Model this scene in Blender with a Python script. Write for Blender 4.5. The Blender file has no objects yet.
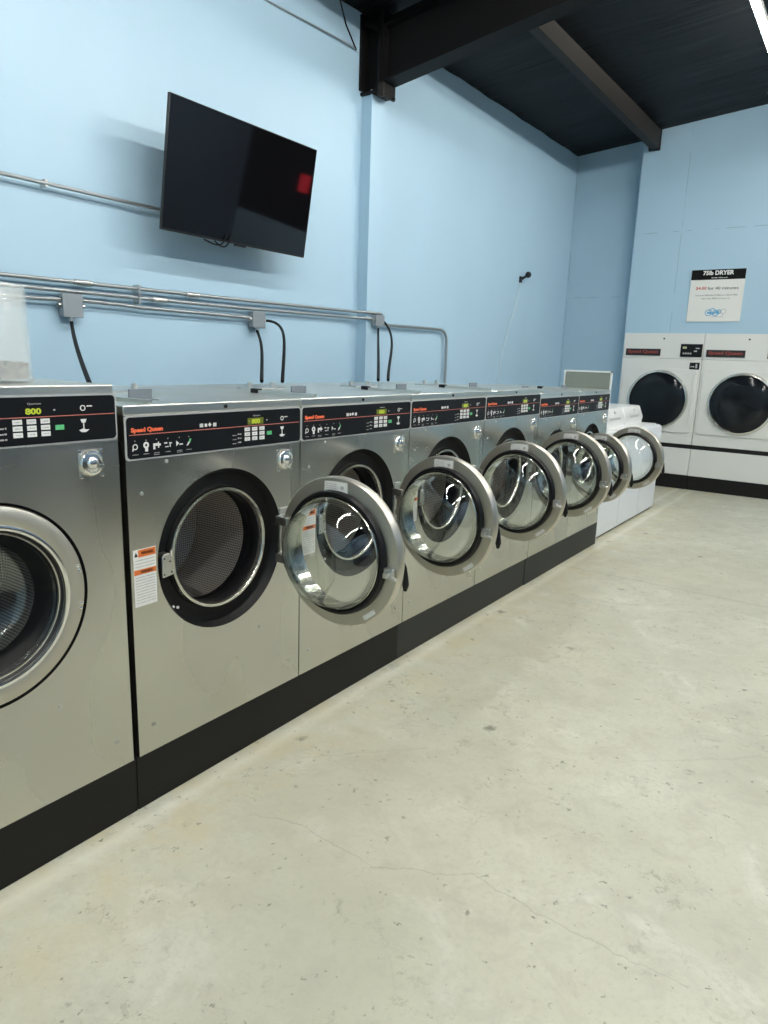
import bpy, bmesh, math, random
from mathutils import Vector, Matrix
random.seed(7)
PI = math.pi
S = bpy.context.scene
COL = S.collection

# ------------------------------------------------------------------ camera
cam_d = bpy.data.cameras.new('camera')
cam = bpy.data.objects.new('camera', cam_d); COL.objects.link(cam)
R_ = Vector((0.81682049, 0.57598273, 0.03237564)); U_ = Vector((-0.15031444, 0.15831232, 0.97588051))
F_ = Vector((-0.55696486, 0.80198573, -0.21589127))
m = Matrix.Identity(4)
for i in range(3):
    m[i][0] = R_[i]; m[i][1] = U_[i]; m[i][2] = -F_[i]
m[0][3], m[1][3], m[2][3] = 1.764, 0.0, 1.46
cam.matrix_world = m
cam_d.sensor_fit = 'VERTICAL'; cam_d.sensor_height = 36; cam_d.sensor_width = 27
cam_d.lens = 694.5 * 36 / 1024
cam_d.clip_start = 0.02
S.camera = cam

# ------------------------------------------------------------------ world, exposure
w = bpy.data.worlds.new('world'); S.world = w; w.use_nodes = True
w.node_tree.nodes['Background'].inputs[0].default_value = (0.5, 0.6, 0.7, 1)
w.node_tree.nodes['Background'].inputs[1].default_value = 0.05
S.view_settings.view_transform = 'Standard'; S.view_settings.look = 'None'
S.view_settings.gamma = 1; S.view_settings.use_curve_mapping = False
S.view_settings.exposure = -0.06
LAMP = 104.0                       # strength of the ceiling tubes
LAMP_COL = (1.0, 0.985, 0.93, 1)

# ------------------------------------------------------------------ node helpers
def mat(name, col=(.5, .5, .5), rough=.5, metal=0.0, spec=.5, emit=None, estr=0, coat=0):
    mt = bpy.data.materials.new(name); mt.use_nodes = True
    b = mt.node_tree.nodes['Principled BSDF']
    b.inputs['Base Color'].default_value = (*col, 1)
    b.inputs['Roughness'].default_value = rough
    b.inputs['Metallic'].default_value = metal
    b.inputs['Specular IOR Level'].default_value = spec
    b.inputs['Coat Weight'].default_value = coat
    if emit:
        b.inputs['Emission Color'].default_value = (*emit, 1)
        b.inputs['Emission Strength'].default_value = estr
    return mt
class N:
    """small wrapper to wire nodes"""
    interp = 'LINEAR'
    def __init__(s, mt): s.t = mt.node_tree; s.b = s.t.nodes['Principled BSDF']
    def new(s, ty, **k):
        n = s.t.nodes.new(ty)
        for a, v in k.items(): setattr(n, a, v)
        return n
    def link(s, a, b): s.t.links.new(a, b)
    def val(s, sock, v):
        if hasattr(v, 'is_linked') or isinstance(v, bpy.types.NodeSocket): s.link(v, sock)
        else: sock.default_value = v
    def math(s, op, a, b=0.0, c=None, clamp=False):
        n = s.new('ShaderNodeMath', operation=op, use_clamp=clamp)
        s.val(n.inputs[0], a); s.val(n.inputs[1], b)
        if c is not None: s.val(n.inputs[2], c)
        return n.outputs[0]
    def vmath(s, op, a, b=None, scale=None):
        n = s.new('ShaderNodeVectorMath', operation=op); s.val(n.inputs[0], a)
        if b is not None: s.val(n.inputs[1], b)
        if scale is not None: s.val(n.inputs['Scale'], scale)
        return n.outputs['Value'] if op in ('DOT_PRODUCT', 'LENGTH') else n.outputs['Vector']
    def obj(s): return s.new('ShaderNodeTexCoord').outputs['Object']
    def sep(s, v):
        n = s.new('ShaderNodeSeparateXYZ'); s.link(v, n.inputs[0]); return n.outputs
    def mapping(s, v, scale=(1, 1, 1), loc=(0, 0, 0)):
        n = s.new('ShaderNodeMapping'); s.link(v, n.inputs[0])
        n.inputs['Scale'].default_value = scale; n.inputs['Location'].default_value = loc; return n.outputs[0]
    def noise(s, v, scale, detail=3, rough=.5, dist=0, out=0):
        n = s.new('ShaderNodeTexNoise'); s.link(v, n.inputs['Vector'])
        n.inputs['Scale'].default_value = scale; n.inputs['Detail'].default_value = detail
        n.inputs['Roughness'].default_value = rough; n.inputs['Distortion'].default_value = dist
        return n.outputs[out]
    def voro(s, v, scale, feature='F1', out='Distance', rnd=1.0):
        n = s.new('ShaderNodeTexVoronoi', feature=feature); s.link(v, n.inputs['Vector'])
        n.inputs['Scale'].default_value = scale; n.inputs['Randomness'].default_value = rnd
        return n.outputs[out]
    def ramp(s, f, pts):
        n = s.new('ShaderNodeValToRGB'); s.link(f, n.inputs[0]); e = n.color_ramp.elements; n.color_ramp.interpolation = s.interp
        while len(e) < len(pts): e.new(.5)
        for el, (p, c) in zip(e, pts):
            el.position = p; el.color = (c, c, c, 1) if not hasattr(c, '__len__') else (*c, 1)
        return n.outputs[0]
    def mix(s, f, a, b, mode='MIX'):
        n = s.new('ShaderNodeMix', data_type='RGBA', blend_type=mode)
        s.val(n.inputs[0], f)
        for i, v in ((6, a), (7, b)):
            if isinstance(v, bpy.types.NodeSocket): s.link(v, n.inputs[i])
            else: n.inputs[i].default_value = (*v, 1)
        return n.outputs[2]
    def bump(s, h, strength=.2, dist=.01, normal=None):
        n = s.new('ShaderNodeBump'); s.link(h, n.inputs['Height'])
        n.inputs['Strength'].default_value = strength; n.inputs['Distance'].default_value = dist
        if normal: s.link(normal, n.inputs['Normal'])
        s.link(n.outputs[0], s.b.inputs['Normal']); return n.outputs[0]
    def color(s, c): s.link(c, s.b.inputs['Base Color'])
    def rough(s, c): s.link(c, s.b.inputs['Roughness'])

# ------------------------------------------------------------------ materials
def wall_paint(name, col, hseams=(), vseams=(), axis=0):
    mt = mat(name, col, .42); n = N(mt); o = n.obj()
    big = n.noise(o, .9, 4, .5)
    c = n.mix(n.ramp(big, [(.35, 0), (.7, 1)]), col, tuple(v * 1.05 for v in col))
    xyz = n.sep(o)
    f = None
    for z in hseams:
        wob = n.math('ADD', xyz[2], -z)
        d = n.math('LESS_THAN', n.math('ABSOLUTE', wob), .0035)
        f = d if f is None else n.math('MAXIMUM', f, d)
    for x in vseams:
        d = n.math('LESS_THAN', n.math('ABSOLUTE', n.math('ADD', xyz[axis], -x)), .003)
        f = d if f is None else n.math('MAXIMUM', f, d)
    if f is not None:
        brk = n.ramp(n.noise(o, 5, 2), [(.42, 0), (.5, 1)])
        c = n.mix(n.math('MULTIPLY', f, n.math('MULTIPLY', brk, .55)), c, tuple(v * .45 for v in col))
    n.color(c)
    n.bump(n.noise(o, 160, 3, .6), .10, .003)
    return mt
BLUE = (.385, .552, .672)
M = {}
M['wall_left'] = wall_paint('blue_wall_paint', BLUE)
M['wall_far'] = wall_paint('blue_board_paint', BLUE, (3.035,), (-.425, 1.9), 0)
M['wall_recess'] = wall_paint('blue_paint_recess_shade', tuple(v * .93 for v in BLUE), (2.33,), (-1.855,), 0)  # same wall blue toned down, the shade of the recess put into its colour
M['wall_dark'] = mat('slate_wall_paint', (.14, .215, .31), .6)  # unseen right wall, slate tone guessed for what steel and screen reflect
M['column'] = wall_paint('column_paint', BLUE)

def floor_mat():
    mt = mat('sealed_concrete', (.6, .6, .5), .4); n = N(mt); o = n.obj()
    base = n.noise(o, 1.3, 6, .6, .3)
    c = n.mix(n.ramp(base, [(.3, 0), (.7, 1)]), (.45, .447, .352), (.585, .582, .475))
    # cloudy mottling and fine grit
    c = n.mix(n.math('MULTIPLY', n.ramp(n.noise(o, 6.5, 7, .72, .5), [(.48, 0), (.64, 1)]), .62), c, (.42, .41, .33))
    c = n.mix(n.math('MULTIPLY', n.ramp(n.noise(o, 3.3, 6, .6, 1.2), [(.55, 0), (.75, 1)]), .5), c, (.72, .72, .64))
    c = n.mix(n.math('MULTIPLY', n.ramp(n.noise(o, 48, 5, .75), [(.50, 0), (.66, 1)]), .50), c, (.42, .42, .34))
    # ochre stains near the plinth
    xyz = n.sep(o)
    nearp = n.ramp(n.math('ADD', xyz[0], n.math('MULTIPLY', n.noise(o, 1.7, 3), -.35)), [(0.0, 1), (.42, 0)])
    c = n.mix(n.math('MULTIPLY', nearp, n.ramp(n.noise(o, 4.5, 5, .65), [(.42, 0), (.60, .7)])), c, (.50, .455, .30))
    # pale caulk strip along the plinth
    strip_d = n.math('ABSOLUTE', n.math('ADD', xyz[0], n.math('MULTIPLY', n.noise(o, 2.0, 3), .05), ), )
    sd = n.math('ABSOLUTE', n.math('ADD', strip_d, -.085))
    c = n.mix(n.math('MULTIPLY', n.ramp(sd, [(0, 1), (.05, 0)]), .32), c, (.86, .85, .74))
    # chips: small dark specks of several sizes
    wob = n.vmath('ADD', o, n.vmath('SCALE', n.noise(o, 26, 4, .7, out=1), scale=.075))
    for sc, th, gate in ((3.1, .10, .42), (6.5, .085, .46), (14, .12, .50), (24, .17, .52)):
        v = n.voro(n.mapping(wob, loc=(sc, sc * 2, 0)), sc)
        g = n.ramp(n.noise(o, sc * .45, 2), [(gate - .03, 0), (gate + .03, 1)])
        f = n.math('MULTIPLY', n.ramp(v, [(th * .3, 1), (th, 0)]), g)
        c = n.mix(n.math('MULTIPLY', f, .95), c, (.17, .165, .125))
    # ground-in grime in patches
    gm = n.ramp(n.noise(n.mapping(o, loc=(2.3, .4, 0)), 1.9, 3, .6), [(.44, 0), (.60, 1)])
    gf = n.ramp(n.noise(wob, 17, 6, .75, .8), [(.56, 0), (.66, 1)])
    c = n.mix(n.math('MULTIPLY', n.math('MULTIPLY', gm, gf), .8), c, (.27, .26, .19))
    gp2 = n.ramp(n.noise(n.mapping(o, loc=(7.3, 5.4, 0)), .9, 4, .6), [(.48, 0), (.62, 1)])
    c = n.mix(n.math('MULTIPLY', gp2, .16), c, (.44, .41, .28))
    # scratches
    sc_ = n.voro(n.mapping(n.vmath('ADD', o, n.vmath('SCALE', n.noise(o, 3, 3, out=1), scale=.25)), scale=(1, 4, 1)), 2.2, 'DISTANCE_TO_EDGE')
    g = n.ramp(n.noise(o, 2.1, 2), [(.60, 0), (.66, 1)])
    c = n.mix(n.math('MULTIPLY', n.math('MULTIPLY', n.ramp(sc_, [(.0, 1), (.012, 0)]), g), .3), c, (.36, .35, .28))
    # cracks and the saw-cut joint
    wc = n.vmath('ADD', o, n.vmath('SCALE', n.vmath('ADD', n.noise(o, 9, 4, .6, out=1), (-.5, -.5, -.5)), scale=.07))
    wc = n.vmath('MULTIPLY', wc, (1, 1, 0))
    def seg(P, A, B, wd, q):
        nonlocal c
        A = Vector((*A, 0)); B = Vector((*B, 0)); AB = B - A
        pa = n.vmath('SUBTRACT', P, tuple(A))
        t = n.math('DIVIDE', n.vmath('DOT_PRODUCT', pa, tuple(AB)), AB.length_squared, clamp=True)
        dv = n.vmath('SUBTRACT', pa, n.vmath('SCALE', tuple(AB), scale=t))
        dd = n.vmath('LENGTH', dv)
        c = n.mix(n.math('MULTIPLY', n.ramp(dd, [(wd * .4, 1), (wd, 0)]), q), c, (.25, .24, .19))
    pts = [(.30, 1.40), (.461, 1.465), (.752, 1.446), (1.0, 1.601), (1.223, 1.583), (1.606, 1.584)]
    for a, b in zip(pts, pts[1:]): seg(wc, a, b, .0035, .42)
    seg(wc, (.72, 1.44), (1.05, 1.15), .005, .12)
    seg(wc, (.2, 1.75), (.55, 2.1), .005, .25)
    seg(wc, (1.9, 3.1), (1.2, 2.5), .006, .22)
    seg(n.vmath('MULTIPLY', o, (1, 1, 0)), (-.3, 4.85), (5, 4.80), .007, .55)
    seg(wc, (.02, 6.4), (2.5, 7.1), .010, .2)
    n.color(c)
    n.rough(n.ramp(n.noise(o, 6, 4, .6), [(.3, .36), (.7, .52)]))
    n.bump(n.noise(o, 30, 5, .6), .10, .004)
    return mt
M['floor'] = floor_mat()

def ceiling_mat():
    mt = mat('black_insulation', (.010, .012, .014), .5, spec=.12); n = N(mt); o = n.obj()
    v = n.mapping(o, scale=(.40, 1.6, .5))
    f = n.noise(v, 1.3, 3, .5, 1.2)
    n.color(n.mix(f, (.003, .0035, .0045), (.006, .0072, .0085)))
    n.bump(f, .6, .06)
    return mt
M['ceiling'] = ceiling_mat()
M['beam'] = mat('dark_brown_steel', (.006, .0055, .0055), .55, spec=.15)
M['purlin'] = mat('primer_brown_steel', (.024, .021, .018), .6, spec=.2)

def steel(name, col, rough, wav=.12, smudge=.14, metal=1.0):
    mt = mat(name, col, rough, metal); n = N(mt); o = n.obj(); n.interp = 'EASE'
    sm = n.noise(n.mapping(o, scale=(1, 1.0, .45)), 2.6, 2, .4, 0)
    n.rough(n.ramp(sm, [(.25, rough), (.80, rough + smudge)]))
    br = n.noise(n.mapping(o, scale=(60, 60, 1.2)), 8, 2)
    n.color(n.mix(n.math('MULTIPLY', n.ramp(sm, [(.35, 0), (.8, 1)]), .5), col, tuple(v * .90 for v in col)))
    n.bump(n.noise(n.mapping(o, scale=(1, 1.4, .25)), 9, 2), wav*.25, .002)
    return mt
M['steel'] = steel('stainless_steel', (.60, .595, .55), .20)
M['lid'] = steel('brushed_steel_lid', (.72, .72, .67), .30, 0.0)
M['door_steel'] = steel('door_steel', (.60, .575, .50), .40, .04)
M['chrome'] = mat('chrome', (.86, .86, .84), .16, 1)
M['dull_chrome'] = mat('cast_metal', (.62, .62, .60), .28, 1)
M['rim'] = mat('rim_steel', (.66, .65, .60), .22, 1)
M['rubber'] = mat('black_rubber', (.006, .006, .007), .42, spec=.35)
M['recess'] = mat('black_plastic', (.006, .006, .007), .45, spec=.22)
M['panel'] = mat('black_panel', (.006, .007, .009), .45, spec=.2)
M['trim'] = mat('panel_trim', (.60, .60, .58), .35, .35)
M['plinth'] = mat('black_plinth_paint', (.007, .007, .007), .5, spec=.25)
M['plinth2'] = mat('charcoal_plinth_paint', (.024, .026, .025), .5, spec=.3)
M['red'] = mat('orange_red_print', (.90, .17, .07), .5)
M['redline'] = mat('red_line_print', (.62, .20, .16), .5)
M['white'] = mat('white_print', (.80, .80, .78), .5)
M['grey'] = mat('grey_print', (.45, .45, .44), .5)
M['faint'] = mat('dim_print', (.05, .055, .06), .5)
M['green'] = mat('green_print', (.12, .52, .22), .5)
M['lcd'] = mat('display_glow', (.1, .12, .0), .4, emit=(.72, .85, .08), estr=.55)
M['lcd_bg'] = mat('display_window', (.05, .06, .01), .3, emit=(.30, .38, .04), estr=.25)
M['label'] = mat('paper_label', (.74, .74, .70), .6)
M['orange'] = mat('orange_label', (.70, .17, .03), .6)
M['black_ink'] = mat('black_ink', (.008, .008, .008), .6, spec=.1)
M['blue_ink'] = mat('blue_ink', (.10, .38, .62), .6)
M['red_ink'] = mat('red_ink', (.55, .06, .05), .6)
M['enamel'] = mat('white_enamel', (.80, .805, .79), .32, coat=.2)
M['cool_enamel'] = mat('cool_white_enamel', (.74, .77, .80), .34)
M['dryer'] = mat('dryer_enamel', (.72, .725, .69), .38)
M['seam'] = mat('dark_seam', (.04, .04, .04), .6)
M['dryer_glass'] = mat('tinted_glass', (.008, .010, .013), .10, spec=.3)
M['logo_black'] = mat('logo_black', (.02, .015, .015), .35)
M['logo_red'] = mat('logo_red', (.28, .045, .035), .5)
M['sheet'] = mat('grey_green_sheet', (.20, .23, .20), .5)
M['sheet_edge'] = mat('white_edge', (.72, .76, .76), .4)
M['tv_screen'] = mat('tv_screen', (.004, .004, .005), .04, spec=.55)
M['tv_body'] = mat('tv_body', (.008, .008, .009), .35)
M['tab'] = mat('slate_tab', (.17, .20, .225), .5)
M['galv'] = mat('galvanized_tube', (.36, .385, .39), .38, .75)
M['box'] = mat('grey_box', (.25, .285, .31), .5, .2)
M['cable'] = mat('black_cable', (.004, .004, .005), .6, spec=.15)
M['white_cable'] = mat('white_cable', (.55, .66, .72), .5)
M['housing'] = mat('lamp_housing', (.75, .75, .72), .4)
M['lamp'] = mat('lamp_diffuser', (.9, .9, .9), .5, emit=LAMP_COL[:3], estr=LAMP)
M['lamp_far'] = mat('lamp_diffuser_far_row', (.9, .9, .9), .5, emit=LAMP_COL[:3], estr=LAMP*1.75)
M['lint'] = mat('grey_lint', (.25, .215, .19), .9)
M['glow_red'] = mat('guessed_sign_glow', (.5, .02, .03), .5, emit=(1, .03, .05), estr=2.2)
M['table'] = mat('dark_for_reflection', (.035, .04, .048), .5)
M['hole'] = mat('dark_hole', (.004, .004, .004), .7)

n_ = N(M['lint']); n_.bump(n_.noise(n_.obj(), 60, 5, .7), .9, .02)
n_.color(n_.ramp(n_.noise(n_.obj(), 40, 4, .6), [(.35, (.03, .025, .02)), (.65, (.26, .22, .19))]))

def drum_mat():
    mt = mat('perforated_drum', (.34, .32, .30), .34, 1); n = N(mt)
    tc = n.new('ShaderNodeTexCoord'); uv = tc.outputs['UV']
    v = n.voro(uv, 1.0, rnd=0.0)
    hole = n.ramp(v, [(.27, 1), (.34, 0)])
    n.color(n.mix(hole, (.80, .74, .68), (.006, .006, .006)))
    n.link(n.math('MULTIPLY', n.math('SUBTRACT', 1.0, hole), .72), n.b.inputs['Metallic'])
    n.bump(n.math('SUBTRACT', 1.0, hole), .5, .003)
    return mt
M['drum'] = drum_mat()

def glass_mat(name, tint=(.93, .95, .94), refl=.06, r=.02):
    mt = bpy.data.materials.new(name); mt.use_nodes = True; t = mt.node_tree; t.nodes.clear()
    out = t.nodes.new('ShaderNodeOutputMaterial'); mx = t.nodes.new('ShaderNodeMixShader')
    tr = t.nodes.new('ShaderNodeBsdfTransparent'); gl = t.nodes.new('ShaderNodeBsdfGlossy')
    lw = t.nodes.new('ShaderNodeLayerWeight'); lw.inputs[0].default_value = .35
    mr = t.nodes.new('ShaderNodeMapRange'); mr.inputs[3].default_value = refl; mr.inputs[4].default_value = .75
    pw = t.nodes.new('ShaderNodeMath'); pw.operation = 'POWER'; pw.inputs[1].default_value = 1.6
    tr.inputs[0].default_value = (*tint, 1); gl.inputs['Roughness'].default_value = r
    gl.inputs[0].default_value = (.92, .95, .95, 1)
    L = t.links.new
    L(lw.outputs['Facing'], pw.inputs[0]); L(pw.outputs[0], mr.inputs[0]); L(mr.outputs[0], mx.inputs[0])
    L(tr.outputs[0], mx.inputs[1]); L(gl.outputs[0], mx.inputs[2]); L(mx.outputs[0], out.inputs[0])
    return mt
M['glass'] = glass_mat('door_glass')
def milky():
    mt = mat('milky_plastic', (.80, .84, .82), .12); n = N(mt)
    tr = n.new('ShaderNodeBsdfTransparent'); mx = n.new('ShaderNodeMixShader')
    out = [x for x in mt.node_tree.nodes if x.type == 'OUTPUT_MATERIAL'][0]
    mx.inputs[0].default_value = .27
    n.link(tr.outputs[0], mx.inputs[1]); n.link(n.b.outputs[0], mx.inputs[2]); n.link(mx.outputs[0], out.inputs[0])
    return mt
M['milky'] = milky()

# ------------------------------------------------------------------ mesh helpers
def link(name, bm, m, parent=None, smooth=False, bevel=0, loc=None, seg=2):
    me = bpy.data.meshes.new(name)
    bmesh.ops.recalc_face_normals(bm, faces=bm.faces)
    bm.to_mesh(me); bm.free()
    if smooth:
        for p in me.polygons: p.use_smooth = True
    me.materials.append(M[m] if isinstance(m, str) else m)
    o = bpy.data.objects.new(name, me); COL.objects.link(o)
    if parent: o.parent = parent
    if loc: o.location = loc
    if name.endswith('_print'): o['kind'] = 'stuff'
    if bevel:
        b = o.modifiers.new('bevel', 'BEVEL'); b.width = bevel; b.segments = seg; b.limit_method = 'ANGLE'
        b.angle_limit = math.radians(40)
        for p in me.polygons: p.use_smooth = True
        me.set_sharp_from_angle(angle=math.radians(35)) if hasattr(me, 'set_sharp_from_angle') else None
    elif smooth and hasattr(me, 'set_sharp_from_angle'):
        me.set_sharp_from_angle(angle=math.radians(40))
    return o
def box(bm, x0, x1, y0, y1, z0, z1):
    vs = [bm.verts.new(c) for c in ((x0,y0,z0),(x1,y0,z0),(x1,y1,z0),(x0,y1,z0),(x0,y0,z1),(x1,y0,z1),(x1,y1,z1),(x0,y1,z1))]
    for f in ((0,3,2,1),(4,5,6,7),(0,1,5,4),(1,2,6,5),(2,3,7,6),(3,0,4,7)): bm.faces.new([vs[i] for i in f])
    return bm
def BX(*a):
    bm = bmesh.new(); return box(bm, *a)
def prism(bm, poly, axis, a, b):
    """extrude a 2-D polygon along axis from a to b; poly in the other two axes in order"""
    def P(q, h):
        return {0: (h, q[0], q[1]), 1: (q[0], h, q[1]), 2: (q[0], q[1], h)}[axis]
    A = [bm.verts.new(P(q, a)) for q in poly]; B = [bm.verts.new(P(q, b)) for q in poly]
    bm.faces.new(A); bm.faces.new(B[::-1]); k = len(poly)
    for i in range(k): bm.faces.new((A[i], A[(i+1) % k], B[(i+1) % k], B[i]))
    return bm
def rrect(y0, y1, z0, z1, r, n=6):
    pts = []
    for cy, cz, a0 in ((y1-r, z1-r, 0), (y0+r, z1-r, 90), (y0+r, z0+r, 180), (y1-r, z0+r, 270)):
        for i in range(n+1):
            a = math.radians(a0 + 90*i/n); pts.append((cy + r*math.cos(a), cz + r*math.sin(a)))
    return pts
def lathe_x(bm, prof, c=(0, 0, 0), n=72, closed=False, uv=None):
    """revolve profile [(r, x), ...] around an axis parallel to X through c"""
    rings = []
    for r, x in prof:
        if r < 1e-6: rings.append([bm.verts.new((c[0]+x, c[1], c[2]))])
        else: rings.append([bm.verts.new((c[0]+x, c[1]+r*math.cos(2*PI*i/n), c[2]+r*math.sin(2*PI*i/n))) for i in range(n)])
    if closed: rings.append(rings[0])
    for A, B in zip(rings, rings[1:]):
        for i in range(n):
            j = (i+1) % n
            if len(A) == 1 and len(B) == 1: continue
            if len(A) == 1: bm.faces.new((A[0], B[i], B[j]))
            elif len(B) == 1: bm.faces.new((A[i], B[0], A[j]))
            else: bm.faces.new((A[i], B[i], B[j], A[j]))
    return bm
def tube(bm, pts, r, n=10, cap=True):
    pts = [Vector(p) for p in pts]; rings = []
    up = None
    for i, p in enumerate(pts):
        d = (pts[min(i+1, len(pts)-1)] - pts[max(i-1, 0)]).normalized()
        if up is None: up = Vector((0, 0, 1)) if abs(d.z) < .9 else Vector((0, 1, 0))
        s = d.cross(up).normalized(); up = s.cross(d).normalized()
        rr = r[i] if isinstance(r, (list, tuple)) else r
        rings.append([bm.verts.new(p + s*rr*math.cos(2*PI*k/n) + up*rr*math.sin(2*PI*k/n)) for k in range(n)])
    for A, B in zip(rings, rings[1:]):
        for k in range(n): bm.faces.new((A[k], A[(k+1) % n], B[(k+1) % n], B[k]))
    if cap: bm.faces.new(rings[0]); bm.faces.new(rings[-1][::-1])
    return bm
def arc(p0, p1, p2, n=8):
    p0, p1, p2 = map(Vector, (p0, p1, p2))
    return [(1-t)**2*p0 + 2*t*(1-t)*p1 + t*t*p2 for t in [i/n for i in range(n+1)]]
def bez(p0, p1, p2, p3, n=16):
    p0, p1, p2, p3 = map(Vector, (p0, p1, p2, p3))
    return [(1-t)**3*p0 + 3*t*(1-t)**2*p1 + 3*t*t*(1-t)*p2 + t**3*p3 for t in [i/n for i in range(n+1)]]
def pieces(name, bm, m, parent, **k):
    """every loose piece of bm becomes a part of its own"""
    seen = set(); out = []
    for f0 in bm.verts:
        if f0 in seen: continue
        st = [f0]; comp = []; seen.add(f0)
        while st:
            v = st.pop(); comp.append(v)
            for e in v.link_edges:
                q = e.other_vert(v)
                if q not in seen: seen.add(q); st.append(q)
        nb = bmesh.new(); mp = {v: nb.verts.new(v.co) for v in comp}; fs = set(f for v in comp for f in v.link_faces)
        for f in fs: nb.faces.new([mp[v] for v in f.verts])
        out.append(link(name, nb, m, parent, **k))
    bm.free(); return out
def empty(name, loc, label, cat, group=None, rz=0):
    o = bpy.data.objects.new(name, None); COL.objects.link(o); o.location = loc; o.rotation_euler = (0, 0, rz)
    o.empty_display_size = .1
    return tag(o, label, cat, group)
def tag(o, label, cat, group=None):
    o['label'] = label; o['category'] = cat
    if group: o['group'] = group
    return o
def struct(name, bm, m, **k):
    o = link(name, bm, m, **k); o['kind'] = 'structure'; return o
_tx = {}
def text(name, s, m, parent, loc, width=None, height=None, face='x', bold=0.0, shear=0, depth=.0008):
    """text lying on a face: face 'x' looks towards +X, face 'y' looks towards -Y. loc = lower left corner"""
    key = (s, bold, shear)
    if key not in _tx:
        cu = bpy.data.curves.new('lettering', 'FONT'); cu.body = s; cu.size = 1; cu.offset = bold; cu.shear = shear
        cu.extrude = 0.5; cu.resolution_u = 3
        t = bpy.data.objects.new('lettering', cu); COL.objects.link(t)
        dg = bpy.context.evaluated_depsgraph_get(); me = bpy.data.meshes.new_from_object(t.evaluated_get(dg))
        vs = [v.co.copy() for v in me.vertices]; fs = [list(p.vertices) for p in me.polygons]
        bpy.data.objects.remove(t); bpy.data.curves.remove(cu); bpy.data.meshes.remove(me)
        x0 = min(v.x for v in vs); x1 = max(v.x for v in vs); y0 = min(v.y for v in vs); y1 = max(v.y for v in vs)
        _tx[key] = ([Vector(((v.x-x0)/(x1-x0), (v.y-y0)/(y1-y0), v.z)) for v in vs], fs)
    vs, fs = _tx[key]; bm = bmesh.new(); V = []
    for v in vs:
        a, b, h = v.x*width, v.y*height, (v.z+.5)*depth
        V.append(bm.verts.new((loc[0]+h, loc[1]+a, loc[2]+b) if face == 'x' else (loc[0]+a, loc[1]-h, loc[2]+b)))
    for f in fs:
        try: bm.faces.new([V[i] for i in f])
        except ValueError: pass
    return link(name, bm, m, parent)
def dense_strokes(bm, y0, y1, z, h, x, rnd, gap=.3, d=.0006, face='x'):
    """a line of unreadably small print: short strokes"""
    p = y0
    while p < y1 - h*.5:
        L = h * rnd.uniform(.5, 2.6); q = min(p + L, y1)
        if face == 'x': box(bm, x, x+d, p, q, z, z+h*rnd.uniform(.6, 1))
        else: box(bm, p, q, x-d, x, z, z+h*rnd.uniform(.6, 1))
        p = q + h*gap*rnd.uniform(.6, 1.8)

# ================================================================== STRUCTURE
XW = -1.87; YF = 9.1; YR = 9.35; XR = 4.9; YB = -3.2
def cz(x, y): return 4.005 + .018*(y-5) + .09*(x+1.87)
struct('floor', BX(XW-.2, XR+.2, YB-.2, YR+1.4, -.1, 0), 'floor')
def roof_profile_wall(name, m, x0, x1, y0, y1, z0=0):
    bm = bmesh.new()
    cs = [(x0, y0), (x1, y0), (x1, y1), (x0, y1)]
    A = [bm.verts.new((x, y, z0)) for x, y in cs]; B = [bm.verts.new((x, y, cz(x, y)+.03)) for x, y in cs]
    bm.faces.new(A[::-1]); bm.faces.new(B)
    for i in range(4): bm.faces.new((A[i], A[(i+1) % 4], B[(i+1) % 4], B[i]))
    return struct(name, bm, m)
roof_profile_wall('wall_left', 'wall_left', XW-.15, XW, YB-.15, YR+.15)
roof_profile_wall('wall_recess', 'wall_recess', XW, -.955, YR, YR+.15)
roof_profile_wall('wall_far', 'wall_far', -.955, XR, YF, YF+.12, 1.869)
roof_profile_wall('wall_recess_side', 'wall_far', -.966, -.955, YF, YR)
roof_profile_wall('wall_far_lower', 'wall_far', .93, XR, YF, YF+.12, 0)
roof_profile_wall('wall_right', 'wall_dark', XR, XR+.15, YB-.15, YR+.15)
roof_profile_wall('wall_back', 'wall_left', XW, XR, YB-.15, YB)
# ceiling: sagging black insulation
bm = bmesh.new(); nx, ny = 70, 130; g = []
for i in range(nx+1):
    row = []
    for j in range(ny+1):
        x = XW-.15 + (XR+.3-XW)*i/nx; y = YB-.15 + (YR+.3-YB)*j/ny
        sag = .004*math.sin(7.3*y+1.3*math.sin(1.1*x)) + .0025*math.sin(16*y+2.1*x)
        row.append((x, y, cz(x, y) + sag))
    g.append([bm.verts.new(p) for p in row])
for i in range(nx):
    for j in range(ny): bm.faces.new((g[i][j], g[i][j+1], g[i+1][j+1], g[i+1][j]))
ext = bmesh.ops.extrude_face_region(bm, geom=bm.faces[:])
bmesh.ops.translate(bm, vec=(0, 0, .1), verts=[v for v in ext['geom'] if isinstance(v, bmesh.types.BMVert)])
struct('ceiling', bm, 'ceiling', smooth=True)

# steel column, half sunk in the wall
bm = BX(XW, XW+.10, 4.745, 4.765, 0, 3.47); box(bm, XW+.09, XW+.105, 4.735, 4.905, 0, 3.47)
box(bm, XW, XW+.10, 4.765, 4.875, 0, 3.47)
tag(link('steel_column', bm, 'column'), 'blue-painted steel column standing against the left wall under the dark rafter', 'column')
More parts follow.
